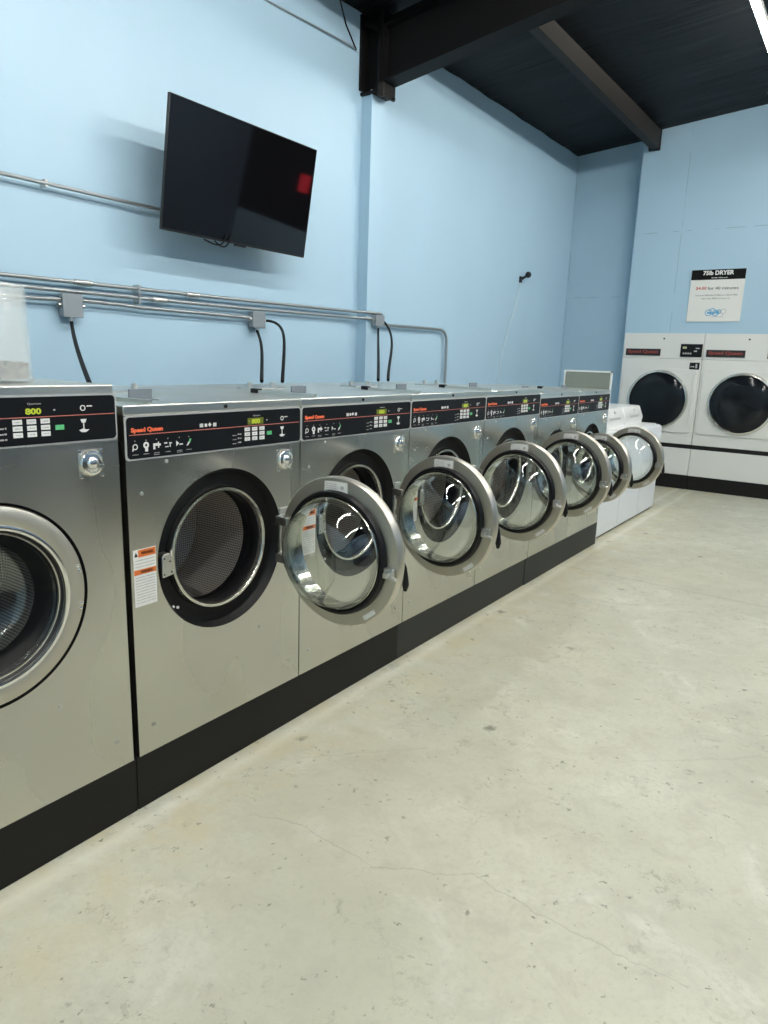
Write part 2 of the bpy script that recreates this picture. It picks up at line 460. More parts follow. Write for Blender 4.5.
# rafter
rf = empty('rafter', (XW, 4.80, 3.6), 'dark brown steel rafter running from the column up across the ceiling', 'beam')
def slope_box(bm, x0, x1, y0, y1, za, zb):   # za/zb offsets below the ceiling plane
    v = []
    for z in (za, zb):
        for x, y in ((x0, y0), (x1, y0), (x1, y1), (x0, y1)): v.append(bm.verts.new((x, y, 3.96+.148*(x+1.87) + z)))
    for f in ((0,3,2,1),(4,5,6,7),(0,1,5,4),(1,2,6,5),(2,3,7,6),(3,0,4,7)): bm.faces.new([v[i] for i in f])
RO = Vector(rf.location)
def rel(bm, o):
    bmesh.ops.translate(bm, vec=-Vector(o), verts=bm.verts); return bm
bm = bmesh.new(); slope_box(bm, XW+.20, XR, 4.80, 4.815, -.46, -.02); link('web', rel(bm, RO), 'beam', rf)
bm = bmesh.new(); slope_box(bm, XW+.20, XR, 4.74, 4.90, -.475, -.46); link('flange', rel(bm, RO), 'beam', rf)
bm = bmesh.new(); slope_box(bm, XW+.20, XR, 4.74, 4.90, -.105, -.09); link('flange', rel(bm, RO), 'beam', rf)
bm = BX(XW+.18, XW+.20, 4.73, 4.91, 3.42, 4.0); link('end_plate', rel(bm, RO), 'beam', rf)
bm = BX(XW, XW+.18, 4.79, 4.82, 3.47, 3.99); box(bm, XW+.0, XW+.02, 4.70, 4.92, 3.47, 3.99); box(bm, XW+.16, XW+.18, 4.72, 4.92, 3.44, 3.99)
box(bm, XW, XW+.18, 4.72, 4.92, 3.44, 3.46)
prism(bm, [(XW+.02, 3.92), (XW+.18, 3.84), (XW+.18, 3.87), (XW+.02, 3.95)], 1, 4.72, 4.92)
link('column_head', rel(bm, RO), 'beam', rf)
bm = BX(XW+.17, XW+.225, 4.715, 4.729, 3.40, 3.50); link('gusset', rel(bm, RO), 'purlin', rf)
bm = bmesh.new()
for yy in (4.76, 4.88):
    for zz in (3.43, 3.54, 3.80): tube(bm, [(XW+.198, yy, zz), (XW+.216, yy, zz)], .013, 6)
pieces('bolt', rel(bm, RO), 'beam', rf)
# purlin along the room
def roof_purlin(y0, y1, label):
    t = empty('purlin', (-.80, y0, 4.0), label, 'beam'); v = []
    for y in (y0, y1):
        zt = cz(-.8, y)-.012
        v.append((y, zt))
    bm = bmesh.new(); A, B = [[bm.verts.new((x+.8, y-y0, z-4.0)) for x, z in ((-.79, zt), (-.77, zt), (-.77, 3.955), (-.86, 3.955), (-.86, 3.985), (-.85, 3.985), (-.85, 3.968), (-.79, 3.968))] for y, zt in v]
    bm.faces.new(A); bm.faces.new(B[::-1])
    for i in range(8): bm.faces.new((A[i], A[(i+1) % 8], B[(i+1) % 8], B[i]))
    link('channel', bm, 'purlin', t); return t
pl = roof_purlin(4.92, 9.09, 'brownish steel purlin running from the rafter to the far blue wall')
roof_purlin(-3.15, 4.72, 'brownish steel purlin on the near side of the rafter, above the frame')
bm = BX(-.09, .03, 4.11, 4.165, -.05, .17); link('end_clip', bm, 'beam', pl)

# ================================================================== LAMPS
k = 0
for (X, Z, ys) in ((.610, 4.06, (-.9, 1.55, 4.0, 6.45)), (3.1, 4.27, (-1.6, 1.8, 4.9, 7.5))):
    for yc in ys:
        where = ('nearer the washers' if X < 1 else 'farther from the washers')
        t = empty('ceiling_light', (X, yc, Z), 'linear ceiling light with a white diffuser at the upper right corner' if (X < 1 and yc == 6.45)
                  else 'linear ceiling light %s, %s, outside the frame' % (where, {-.9: 'behind the camera', -1.6: 'behind the camera', 1.55: 'overhead of the camera', 1.8: 'overhead of the camera', 4.9: 'halfway down the room', 6.45: '', 4.0: 'level with the television', 7.5: 'near the far wall'}[yc]), 'lamp', 'linear ceiling lights in two rows')
        bm = bmesh.new(); prism(bm, [(-.027, .0), (-.027, .035), (-.02, .06), (.02, .06), (.027, .035), (.027, .0), (.024, .0), (.024, .03), (-.024, .03), (-.024, .0)], 1, -1.22, 1.22)
        link('housing', bm, 'housing', t)
        bm = bmesh.new(); prism(bm, rrect(-.023, .023, -.034, .028, .020, 5), 1, -1.2, 1.2); link('diffuser', bm, 'lamp' if X < 1 else 'lamp_far', t)
        bm = bmesh.new()
        for yy in (-.9, .9): tube(bm, [(0, yy, .07), (0, yy, cz(X, yc+yy)-Z+.03)], .004, 6)
        pieces('hanger', bm, 'galv', t)

# ================================================================== FRONT-LOAD WASHERS
def front_plate(bm, w, h, cy, czz, r, x=0.0, t=.012):
    n = 96
    circ = [bm.verts.new((x, cy + r*math.cos(2*PI*i/n), czz + r*math.sin(2*PI*i/n))) for i in range(n)]
    rect = []
    for i in range(n):
        a = 2*PI*i/n; c, s = math.cos(a), math.sin(a)
        tt = min([((w if c > 0 else 0)-cy)/c if abs(c) > 1e-9 else 1e9, ((h if s > 0 else 0)-czz)/s if abs(s) > 1e-9 else 1e9])
        rect.append([x, cy + c*tt, czz + s*tt])
    for (yy, zz) in ((0, 0), (w, 0), (w, h), (0, h)):       # snap closest to corners
        b = min(range(n), key=lambda i: (rect[i][1]-yy)**2 + (rect[i][2]-zz)**2); rect[b] = [x, yy, zz]
    rect = [bm.verts.new(p) for p in rect]
    back = [bm.verts.new((x-.045, v.co.y, v.co.z)) for v in circ]
    side = [bm.verts.new((x-.98, v.co.y, v.co.z)) for v in rect]
    for i in range(n):
        j = (i+1) % n
        bm.faces.new((circ[i], circ[j], rect[j], rect[i]))
        bm.faces.new((circ[j], circ[i], back[i], back[j]))
        bm.faces.new((rect[i], rect[j], side[j], side[i]))
    bm.faces.new(side)
    return bm

def make_door(w_root, hy, zc, th, R, closed, rnd):
    d = bpy.data.objects.new('door', None)
    L = R + .023; k = R/.262; NX = -.070
    c = (NX, -L, 0)
    bm = bmesh.new()
    ro = R
    # steel ring: outer face x=+.03, inner face x=-.012
    prof = [(.200*k, .026), (.212*k, .034), (ro-.016, .034), (ro-.004, .028), (ro, .016), (ro, -.006), (ro-.004, -.011), (.216*k, -.013), (.214*k, .02), (.200*k, .020)]
    lathe_x(bm, prof, c, 96, closed=True)
    d = link('door', bm, 'door_steel', w_root, smooth=True)
    d.location = (.045, hy, zc + (.005 if not closed else 0)); d.rotation_euler = (0, 0, th)
    # black rubber ring and chrome bezel
    bm = bmesh.new(); lathe_x(bm, [(.216*k, .010), (.217*k, -.028), (.212*k, -.036), (.203*k, -.036), (.199*k, -.030), (.197*k, .010)], c, 80, closed=True)
    link('rubber_seal', bm, 'rubber', d, smooth=True)
    bm = bmesh.new(); lathe_x(bm, [(.199*k, .022), (.199*k, -.034), (.195*k, -.040), (.190*k, -.036), (.188*k, .022)], c, 80, closed=True)
    link('glass_bezel', bm, 'rim', d, smooth=True)
    bm = bmesh.new(); lathe_x(bm, [(.200*k, .036), (.206*k, .038), (.212*k, .036), (.212*k, .030), (.200*k, .028)], c, 80, closed=True)
    link('outer_bezel', bm, 'chrome', d, smooth=True)
    # bowl glass: a real shell
    gp = [(.189*k, .012), (.187*k, -.035), (.181*k, -.075), (.164*k, -.106), (.138*k, -.124), (.10*k, -.134), (.05*k, -.138), (0, -.139)]
    bm = bmesh.new(); lathe_x(bm, gp + [(r*.965, x+.006) for r, x in gp[::-1][1:]], c, 80)
    link('glass_bowl', bm, 'glass', d, smooth=True)
    # sticker at top of inner face
    bm = bmesh.new(); r1, r2 = R-.046, R-.012
    prism(bm, [(c[1]-.045, r1-.006), (c[1]+.052, r1-.006), (c[1]+.052, r2-.006), (c[1]-.045, r2-.002)], 0, -.0148, -.0132)
    o = link('sticker', bm, 'label', d, loc=(NX, 0, 0)); o['label'] = 'white paper sticker'
    bm = bmesh.new()
    for q in range(4): dense_strokes(bm, c[1]-.0, c[1]+.046, r1-.001+.007*q, .003, -.0154, rnd)
    box(bm, -.0154, -.0148, c[1]-.030, c[1]-.018, r1+.006, r1+.018)
    o = link('sticker_print', bm, 'grey', d, loc=(NX, 0, 0))
    # small maker plate lower, towards the free edge
    a = math.radians(-128); ct = Matrix.Rotation(a+PI/2, 3, 'X')
    bm = BX(-.0145, -.0130, -.028, .028, -.008, .008)
    for v_ in bm.verts: v_.co = ct @ v_.co + Vector((0, c[1] + (R-.018)*math.cos(a), (R-.018)*math.sin(a)))
    link('small_plate', bm, 'label', d, loc=(NX, 0, 0))
    # latch: on free edge
    bm = BX(-.030, -.013, c[1]-R+.012, c[1]-R+.048, -.045, -.008)
    box(bm, -.052, -.028, c[1]-R+.018, c[1]-R+.036, -.036, -.018)
    tube(bm, [(-.045, c[1]-R+.027, -.03), (-.045, c[1]-R-.012, -.034)], .006, 8)
    link('latch', bm, 'dull_chrome', d, bevel=.002, loc=(NX, 0, 0))
    # handle on the outer face at the free edge
    bm = bmesh.new(); yh = c[1]-R+.030
    tube(bm, [(.030, yh, .0), (.046, yh-.006, -.002), (.050, yh-.014, -.02), (.050, yh-.018, -.05), (.050, yh-.018, -.078), (.049, yh-.018, -.100)], [.006, .007, .006, .008, .012, .006], 10)
    o = link('handle', bm, 'rubber', d, smooth=True, loc=(NX, 0, 0)); o['label'] = 'black teardrop pull handle'
    # hinge leaf on the door
    bm = bmesh.new()
    for z in (-.070, .070): prism(bm, [(.010, .006), (.010, -.010), (NX-.012, -.018), (NX-.012, -.066), (NX-.024, -.066), (NX-.024, -.010), (-.012, .006)], 2, z-.016, z+.016)
    if closed:
        bm.free(); bm = bmesh.new(); lathe_x(bm, [(.199*k, .028), (.186*k, -.0), (.165*k, -.05), (.158*k, -.05), (.180*k, .0), (.192*k, .022)], c, 80, closed=True); link('inner_cone', bm, 'rubber', d, smooth=True)
    else: pieces('hinge_arm', bm, 'dull_chrome', d, bevel=.003)
    if closed:
        d.location.x = .042
        bm = bmesh.new()
        for (yy, zz) in ((-.047, .062), (-.043, .048), (-.043, -.048), (-.047, -.062)):
            lathe_x(bm, [(.0045, .033), (.0045, .036), (.002, .0375), (0, .0375)], (NX, yy, zz), 10)
        pieces('screw', bm, 'chrome', d, smooth=True)
    return d

def washer(y0, w, top, pan0, pan1, label, th, R, zc, cyy, dz=.0, zb=.185, name='washing_machine', extras=True, conn=True):
    rnd = random.Random(int(y0*1000))
    t = empty(name, (0, y0, zb), label, 'washing machine', 'stainless front-load washers along the left wall')
    H = top - zb; g = .0025; hy = cyy + R + .023; zl = zc - zb
    # cabinet
    bm = bmesh.new(); rec = .280*(R/.262) if th > .1 else R + .006
    front_plate(bm, w-2*g, H-.03, cyy-g, zl, rec)
    bmesh.ops.translate(bm, vec=(0, g, 0), verts=bm.verts)
    link('cabinet', bm, 'steel', t)
    # lid
    bm = BX(-1.0, .002, .001, w-(.001 if w < .78 else .010), H-.030, H); 
    link('lid', bm, 'lid', t, bevel=.004)
    bm = bmesh.new(); lathe_x(bm, [(.006, .001), (.006, .006), (0, .006)], (0, w*.51, H-.015), 12); link('lid_plug', bm, 'hole', t)
    # things on the lid: raised strap with a black end stop, upright tab
    bm = BX(-.32, -.02, w*.13, w*.13+.018, H, H+.012); s = link('lid_strap', bm, 'lid', t)
    bm = BX(-.36, -.32, w*.13-.004, w*.13+.022, H, H+.018); link('strap_stop', bm, 'rubber', s)
    bm = BX(-.192, -.184, w*.205, w*.205+.085, H, H+.034); box(bm, -.192, -.15, w*.205, w*.205+.085, H, H+.004); link('lid_tab', bm, 'tab', t)
    # control panel
    p0, p1 = pan0-zb, pan1-zb
    bm = bmesh.new(); prism(bm, rrect(.002, w-(.001 if w < .78 else .004), p0, p1+.002, .012), 0, 0, .0025); link('panel_trim', bm, 'trim', t)
    bm = bmesh.new(); prism(bm, rrect(.008, w-(.005 if w < .78 else .009), p0+.005, p1-.003, .012), 0, .0025, .0040)
    cp = link('control_panel', bm, 'panel', t)
    hh = p1-p0; k = hh/.130; X = .0040
    ys = w/.7584
    def Z(v): return p0 + (v-1.142)*k           # positions measured on the second machine
    def Y(v): return v*ys
    link('red_line', BX(X, X+.0007, Y(.016), Y(.747), Z(1.2165), Z(1.2185)), 'redline', cp)
    text('lettering', 'Speed Queen', 'red', cp, (X, Y(.022), Z(1.221)), Y(.112), .0175*k, bold=.05)
    # cycle lamps and their pictograms
    bm = bmesh.new(); bl = bmesh.new()
    for i, u in enumerate((.034, .072, .109, .151, .194, .231)):
        u = Y(u); z = Z(1.182)
        if i == 0: lathe_x(bm, [(.009, .0), (.009, .0008), (.006, .0008), (.006, 0)], (X, u, z), 14, closed=True); box(bm, X, X+.0007, u-.010, u-.006, z-.012, z-.005)
        elif i == 1: lathe_x(bm, [(.010, .0), (.010, .0008), (.004, .0008), (.004, 0)], (X, u, z+.003), 14, closed=True); box(bm, X, X+.0007, u-.004, u+.006, z-.016, z-.004)
        elif i == 2: box(bm, X, X+.0007, u-.012, u-.005, z-.012, z+.006); box(bm, X, X+.0007, u-.005, u+.004, z-.002, z+.006); box(bm, X, X+.0007, u+.005, u+.009, z-.008, z+.010); box(bm, X, X+.0007, u+.009, u+.015, z-.002, z+.004)
        elif i == 3: box(bm, X, X+.0007, u-.014, u-.003, z+.002, z+.006); box(bm, X, X+.0007, u-.011, u+.002, z-.009, z-.006); box(bm, X, X+.0007, u+.004, u+.014, z+.001, z+.005); box(bm, X, X+.0007, u+.006, u+.009, z-.009, z+.005)
        elif i == 4: prism(bm, [(u-.012, z-.009), (u-.002, z), (u-.012, z+.008)], 0, X, X+.0007); box(bm, X, X+.0007, u, u+.013, z-.006, z-.002)
        else: prism(bm, [(u-.010, z-.010), (u-.004, z-.010), (u+.004, z), (u-.002, z+.002)], 0, X, X+.0007)
        link('pictogram', bm, 'white', cp); bm = bmesh.new()
        box(bl, X, X+.0007, u-.0015, u+.0015, z+.016, z+.019)
        dense_strokes(bl, u-.010, u+.010, Z(1.158), .0022, X, rnd)
        if i in (2, 4): dense_strokes(bl, u-.010, u+.010, Z(1.153), .0022, X, rnd)
    bm.free(); link('small_print', bl, 'grey', cp)
    u, z = Y(.231), Z(1.182)
    bm = bmesh.new(); prism(bm, [(u-.001, z+.001), (u+.005, z-.001), (u+.009, z+.010), (u+.003, z+.012)], 0, X+.0002, X+.0009); link('green_arrow', bm, 'green', cp)
    # size marks in the middle
    bm = bmesh.new(); z = Z(1.225)
    for q in range(3): box(bm, X, X+.0007, Y(.276)+.005*q, Y(.276)+.005*q+.0035, z, z+.012)
    box(bm, X, X+.0007, Y(.296), Y(.306), z+.001, z+.011)
    prism(bm, [(Y(.317), z), (Y(.324), z+.007), (Y(.317), z+.014), (Y(.310), z+.007)], 0, X, X+.0007)
    for q in range(3): box(bm, X, X+.0007, Y(.331)+.005*q, Y(.331)+.005*q+.0035, z, z+.012)
    link('load_marks', bm, 'white', cp)
    # display
    link('display', BX(X, X+.0007, Y(.485), Y(.560), Z(1.222), Z(1.244)), 'lcd_bg' if w < .78 else 'panel', cp)
    text('display_digits', '800', 'lcd', cp, (X+.0008, Y(.503), Z(1.2245)), Y(.040), .016*k, bold=.04)
    text('display_caption', 'Quantum', 'grey', cp, (X, Y(.510), Z(1.2485)), Y(.034), .0062*k)
    bm = BX(X, X+.0007, Y(.489), Y(.494), Z(1.231), Z(1.236)); box(bm, X, X+.0007, Y(.575), Y(.580), Z(1.232), Z(1.236)); pieces('indicator', bm, 'grey', cp)
    # nine white keys
    for a in range(3):
        for b in range(3):
            yk = Y(.470 + .035*a); zk = Z(1.200 - .0165*b)
            kk = link('key', BX(X, X+.0018, yk, yk+.024, zk, zk+.0125*k), 'white', cp)
    bm = bmesh.new()
    for a in range(3):
        for b in range(3): dense_strokes(bm, Y(.475+.035*a), Y(.489+.035*a), Z(1.205-.0165*b), .003, X+.0019, rnd)
    link('key_print', bm, 'grey', cp)
    link('green_button', BX(X, X+.0018, Y(.577), Y(.600), Z(1.181), Z(1.194)), 'green', cp)
    bm = bmesh.new()
    for q in range(3):
        dense_strokes(bm, Y(.415), Y(.432), Z(1.188-.014*q), .003, X, rnd); dense_strokes(bm, Y(.438), Y(.455), Z(1.190-.014*q), .005, X, rnd)
    link('side_print', bm, 'grey', cp)
    # coin slot symbol
    bm = bmesh.new(); u = Y(.655)
    lathe_x(bm, [(.008, 0), (.008, .001), (.0055, .001), (.0055, 0)], (X, u, Z(1.236)), 14, closed=True)
    prism(bm, [(u-.009, Z(1.206)), (u+.009, Z(1.206)), (u+.005, Z(1.196)), (u-.005, Z(1.196))], 0, X, X+.001)
    box(bm, X, X+.001, u-.0015, u+.0015, Z(1.178), Z(1.197))
    prism(bm, [(u-.014, Z(1.176)), (u-.006, Z(1.170)), (u+.006, Z(1.170)), (u+.016, Z(1.177)), (u+.006, Z(1.177)), (u, Z(1.181))], 0, X, X+.001)
    dense_strokes(bm, u+.012, u+.028, Z(1.239), .004, X, rnd)
    link('coin_slot_print', bm, 'white', cp)
    # round coin vault lock under the panel
    u = Y(.670); z = p0 - .058
    bm = bmesh.new(); prism(bm, rrect(u-.038, u+.038, z-.042, z+.036, .004, 3), 0, 0, .002)
    lk = link('coin_vault', bm, 'steel', t)
    bm = bmesh.new(); lathe_x(bm, [(.038, .002), (.038, .008), (.033, .015), (.028, .016), (.025, .012), (.018, .013), (.014, .020), (.006, .023), (0, .023)], (0, u, z), 36)
    link('lock', bm, 'chrome', lk, smooth=True)
    bm = BX(.016, .019, u-.002, u+.002, z-.009, z+.009); box(bm, .010, .018, u+.012, u+.030, z-.014, z-.006); link('keyhole', bm, 'dull_chrome', lk)
    bm = bmesh.new()
    for a, b in ((-.034, .032), (.034, .032), (-.030, -.038), (.034, -.038)): lathe_x(bm, [(.005, .002), (.005, .004), (0, .005)], (0, u+a, z+b), 8)
    pieces('vault_screw', bm, 'chrome', lk, smooth=True)
    # black recess, steel rim, drum
    kr = R/.262
    bm = bmesh.new(); lathe_x(bm, [(rec-.0002, .0), (rec-.003, -.006), (.262*kr, -.034), (.240*kr, -.042), (.218*kr, -.040), (.205*kr, -.06), (.200*kr, -.12)], (0, cyy, zl), 96)
    link('recess_ring', bm, 'recess', t, smooth=True)
    bm = bmesh.new(); lathe_x(bm, [(.216*kr, -.043), (.216*kr, -.024), (.211*kr, -.017), (.202*kr, -.017), (.198*kr, -.024), (.198*kr, -.036), (.201*kr, -.040)], (0, cyy, zl), 96)
    link('opening_rim', bm, 'rim', t, smooth=True)
    bm = bmesh.new(); lathe_x(bm, [(.200*kr, -.037), (.196*kr, -.050), (.202*kr, -.095), (.212*kr, -.12)], (0, cyy, zl), 96); link('inner_gasket', bm, 'rubber', t, smooth=True)
    # drum with uv for perforations
    bm = bmesh.new(); uvl = bm.loops.layers.uv.new('uv'); n = 72
    prof = [(.212, -.12), (.262, -.135), (.268, -.155), (.268, -.30), (.268, -.44), (.262, -.455), (.13, -.462), (0, -.464)]
    prof = [(r*kr, x) for r, x in prof]
    acc = [0]
    for (r1_, x1_), (r2_, x2_) in zip(prof, prof[1:]): acc.append(acc[-1] + math.hypot(r2_-r1_, x2_-x1_))
    rings = [[bm.verts.new((x, cyy+r*math.cos(2*PI*i/n), zl+r*math.sin(2*PI*i/n))) for i in range(n)] if r > 1e-6 else [bm.verts.new((x, cyy, zl))] for r, x in prof]
    PT = 1/.0095
    for q, (A, B) in enumerate(zip(rings, rings[1:])):
        flat = q >= 5
        for i in range(n):
            j = (i+1) % n
            f = bm.faces.new((A[i], B[i], B[j], A[j])) if len(B) > 1 else bm.faces.new((A[i], B[0], A[j]))
            for lp in f.loops:
                v_ = lp.vert.co
                if flat: lp[uvl].uv = ((v_.y-cyy)*PT, (v_.z-zl)*PT)
                else:
                    ii = i if (lp.vert in (A[i], B[i % len(B)])) else i+1
                    lp[uvl].uv = (ii*2*PI*.268*kr/n*PT, (acc[q] if lp.vert in (A[i], A[j]) else acc[q+1])*PT)
    dr = link('drum', bm, 'drum', t, smooth=True)
    bm = bmesh.new()
    for a in (45, 165, 285):
        ar = math.radians(a); M3 = Matrix.Rotation(ar, 3, 'X'); q0 = len(bm.verts)
        prism(bm, [(.268*kr, -.030), (.235*kr, -.010), (.230*kr, 0), (.235*kr, .010), (.268*kr, .030)], 0, -.45, -.15)
        bm.verts.ensure_lookup_table()
        for v_ in bm.verts[q0:]: v_.co = M3 @ v_.co + Vector((0, cyy, zl))
    pieces('drum_lifter', bm, 'dull_chrome', dr)
    # strike plate
    if th > .1:
        u = cyy - .272*kr
        bm = bmesh.new(); prism(bm, [(u+.008, zl-.045), (u+.050, zl-.040), (u+.048, zl+.010), (u+.038, zl+.032), (u+.016, zl+.032), (u+.008, zl+.022)], 0, -.03, .003)
        sp = link('strike_plate', bm, 'dull_chrome', t, bevel=.002)
        bm = bmesh.new()
        for a, b in ((.016, .018), (.036, .006), (.014, -.034), (.042, -.030)): lathe_x(bm, [(.003, .003), (.003, .0042), (0, .0042)], (0, u+a, zl+b), 8)
        pieces('strike_hole', bm, 'hole', sp)
        bm = bmesh.new()
        for q in range(2): lathe_x(bm, [(.005, 0), (.005, .004), (0, .005)], (-.034, cyy-.20+.018*q, zl-.165-.007*q), 10)
        pieces('recess_screw', bm, 'white', t, smooth=True)
    # hinge bracket on the cabinet
    if th > .1:
        bm = BX(-.01, .006, hy-.016, hy+.030, zl-.100, zl+.100)
        hg = link('hinge', bm, 'dull_chrome', t, bevel=.003)
        bm = bmesh.new()
        for z_ in (-.036, .036): box(bm, .006, .048, hy-.006, hy+.010, zl+z_-.014, zl+z_+.014)
        pieces('hinge_ear', bm, 'dull_chrome', hg, bevel=.003)
        bm = bmesh.new(); tube(bm, [(.045, hy, zl-.095), (.045, hy, zl+.095)], .008, 12)
        link('hinge_pin', bm, 'chrome', hg, smooth=True)
    # screws on the cabinet face
    bm = bmesh.new()
    for a, b in ((.146*ys, p0-.013), (.052*ys, p0-.102), (.059*ys, .092), (.537*ys, .281), (w-.06, .092)):
        lathe_x(bm, [(.006, 0), (.006, .002), (.003, .0035), (0, .0035)], (0, a, b), 12)
    pieces('cabinet_screw', bm, 'dull_chrome', t, smooth=True)
    # warning label
    if extras:
        lb = link('warning_label', BX(0, .0008, .012, .093, .688-zb, .870-zb), 'label', t); lb['label'] = 'white warning label with orange headers'
        bm = BX(.0008, .0013, .030, .092, .845-zb, .868-zb); box(bm, .0008, .0013, .013, .092, .790-zb, .806-zb)
        pieces('orange_header', bm, 'orange', lb)
        text('lettering', 'WARNING', 'black_ink', lb, (.0014, .040, .852-zb), .044, .010)
        text('lettering', 'WARNING', 'black_ink', lb, (.0014, .036, .794-zb), .044, .009)
        bm = bmesh.new(); prism(bm, [(.016, .848-zb), (.028, .848-zb), (.022, .862-zb)], 0, .0008, .0013); link('warning_triangle', bm, 'black_ink', lb)
        bm = bmesh.new()
        for q in range(3): dense_strokes(bm, .018, .088, .834-zb-.010*q, .003, .0008, rnd)
        for q in range(10): dense_strokes(bm, .018, .088, .780-zb-.009*q, .003, .0008, rnd)
        link('label_print', bm, 'grey', lb)
    # rear connectors for the supply cable
    if conn:
        bm = BX(-.66, -.55, .30, .50, H, H+.006)
        for u in (.325, .47): tube(bm, [(-.6, u, H+.004), (-.6, u, H+.030)], .012, 10)
        pieces('cable_gland', bm, 'dull_chrome', t)
    make_door(t, hy, zl+dz, th, R, th < .1, rnd)
    return t

W = .7584; Y0 = 1.2097
LW = [
 ('tallest stainless front-load washer at left edge, door shut, drum dark behind glass', ),
]
washer(Y0-.807, .790, 1.364, 1.209, 1.338, 'tallest stainless front-load washer, cut by the left edge of the photo, door shut', 0.0, .271, .804, .390, extras=False, conn=False)
labs = ['stainless front-load washer with its drum in full view, first open door from the left',
        'stainless front-load washer half hidden behind the nearest open door, second open door from the left',
        'stainless front-load washer in middle of row, third open door from the left',
        'stainless front-load washer beside the step down in height, fourth open door from the left']
for i, (lb, a) in enumerate(zip(labs, (90, 84, 84, 81))):
    washer(Y0+i*W, W, 1.3037, 1.142, 1.272, lb, math.radians(a), .260, .803, .377, dz=(0, 0, .006, .008)[i])
labs = ['shorter stainless front-load washer just past the step down, fifth open door from the left',
        'shorter stainless front-load washer against the grey upright sheet, last in the steel row']
ys = (Y0+4*W, Y0+4*W+.706)
for yy, lb, a in zip(ys, labs, (73, 80)):
    washer(yy, .706, 1.275, 1.112, 1.244, lb, math.radians(a), .238, .770, .350, extras=False, conn=False)

# plinths under the washers
def plinth(y0, y1, h, x, m, label):
    tag(link('plinth', BX(-.95, x, y0, y1, 0, h), m, bevel=.003), label, 'plinth', 'black plinths under the steel washers')
plinth(Y0-.812, Y0-.012, .1845, .0, 'plinth', 'black plinth under the tallest washer at the left edge')
plinth(Y0-.010, 2.690, .1845, .0, 'plinth', 'long black plinth under the first two washers with open doors')
plinth(2.692, 4.205, .1845, .0, 'plinth2', 'dark grey plinth in the middle of the washer row')
plinth(4.207, 5.655, .1845, .004, 'plinth2', 'dark grey plinth at far end of washer row, under the shorter washers')

# grey upright sheet at the end of the steel row
t = empty('divider_sheet', (0, 5.672, 0), 'grey-green upright sheet with white edge trim at the end of steel washer row', 'panel')
link('sheet', BX(-.385, -.012, -.006, .006, 0, 1.405), 'sheet', t)
bm = BX(-.012, .0, -.009, .009, 0, 1.418); box(bm, -.39, 0, -.009, .009, 1.405, 1.418); box(bm, -.397, -.385, -.009, .009, 0, 1.418)
link('edge_trim', bm, 'sheet_edge', t)

# ================================================================== TOP-LOAD WASHERS
def top_loader(y0, w, label):
    t = empty('top_load_washer', (-.03, y0, 0), label, 'washing machine', 'white top-load washers')
    bm = bmesh.new(); prism(bm, [(-.68, .02), (0, .02), (0, .855), (-.012, .874), (-.03, .882), (-.68, .882)], 1, .004, w-.004)
    link('cabinet', bm, 'cool_enamel', t, bevel=.006)
    link('base', BX(-.64, -.02, .02, w-.02, 0, .022), 'seam', t)
    bm = BX(-.29, -.05, .05, w-.05, .882, .896); link('lid', bm, 'enamel', t, bevel=.006)
    bm = bmesh.new(); prism(bm, [(-.66, .882), (-.215, .882), (-.205, .955), (-.25, 1.066), (-.66, 1.066)], 1, .006, w-.006)
    cn = link('console', bm, 'enamel', t, bevel=.008)
    bm = bmesh.new(); tube(bm, [(-.234, w*.55, 1.025), (-.222, w*.55, 1.03)], .014, 14); link('knob', bm, 'dull_chrome', cn)
    bm = bmesh.new(); prism(bm, [(-.2049, .96), (-.2039, .961), (-.2110, .981), (-.2120, .98)], 1, w*.25, w*.75); link('console_strip', bm, 'trim', cn)
    return t
top_loader(5.690, .648, 'white top-load washer beside the grey sheet, mostly behind the open doors')
top_loader(6.335, .655, 'white top-load washer in the middle of three white machines')
top_loader(6.994, .610, 'white top-load washer at the far end of row, nearest the dryers')

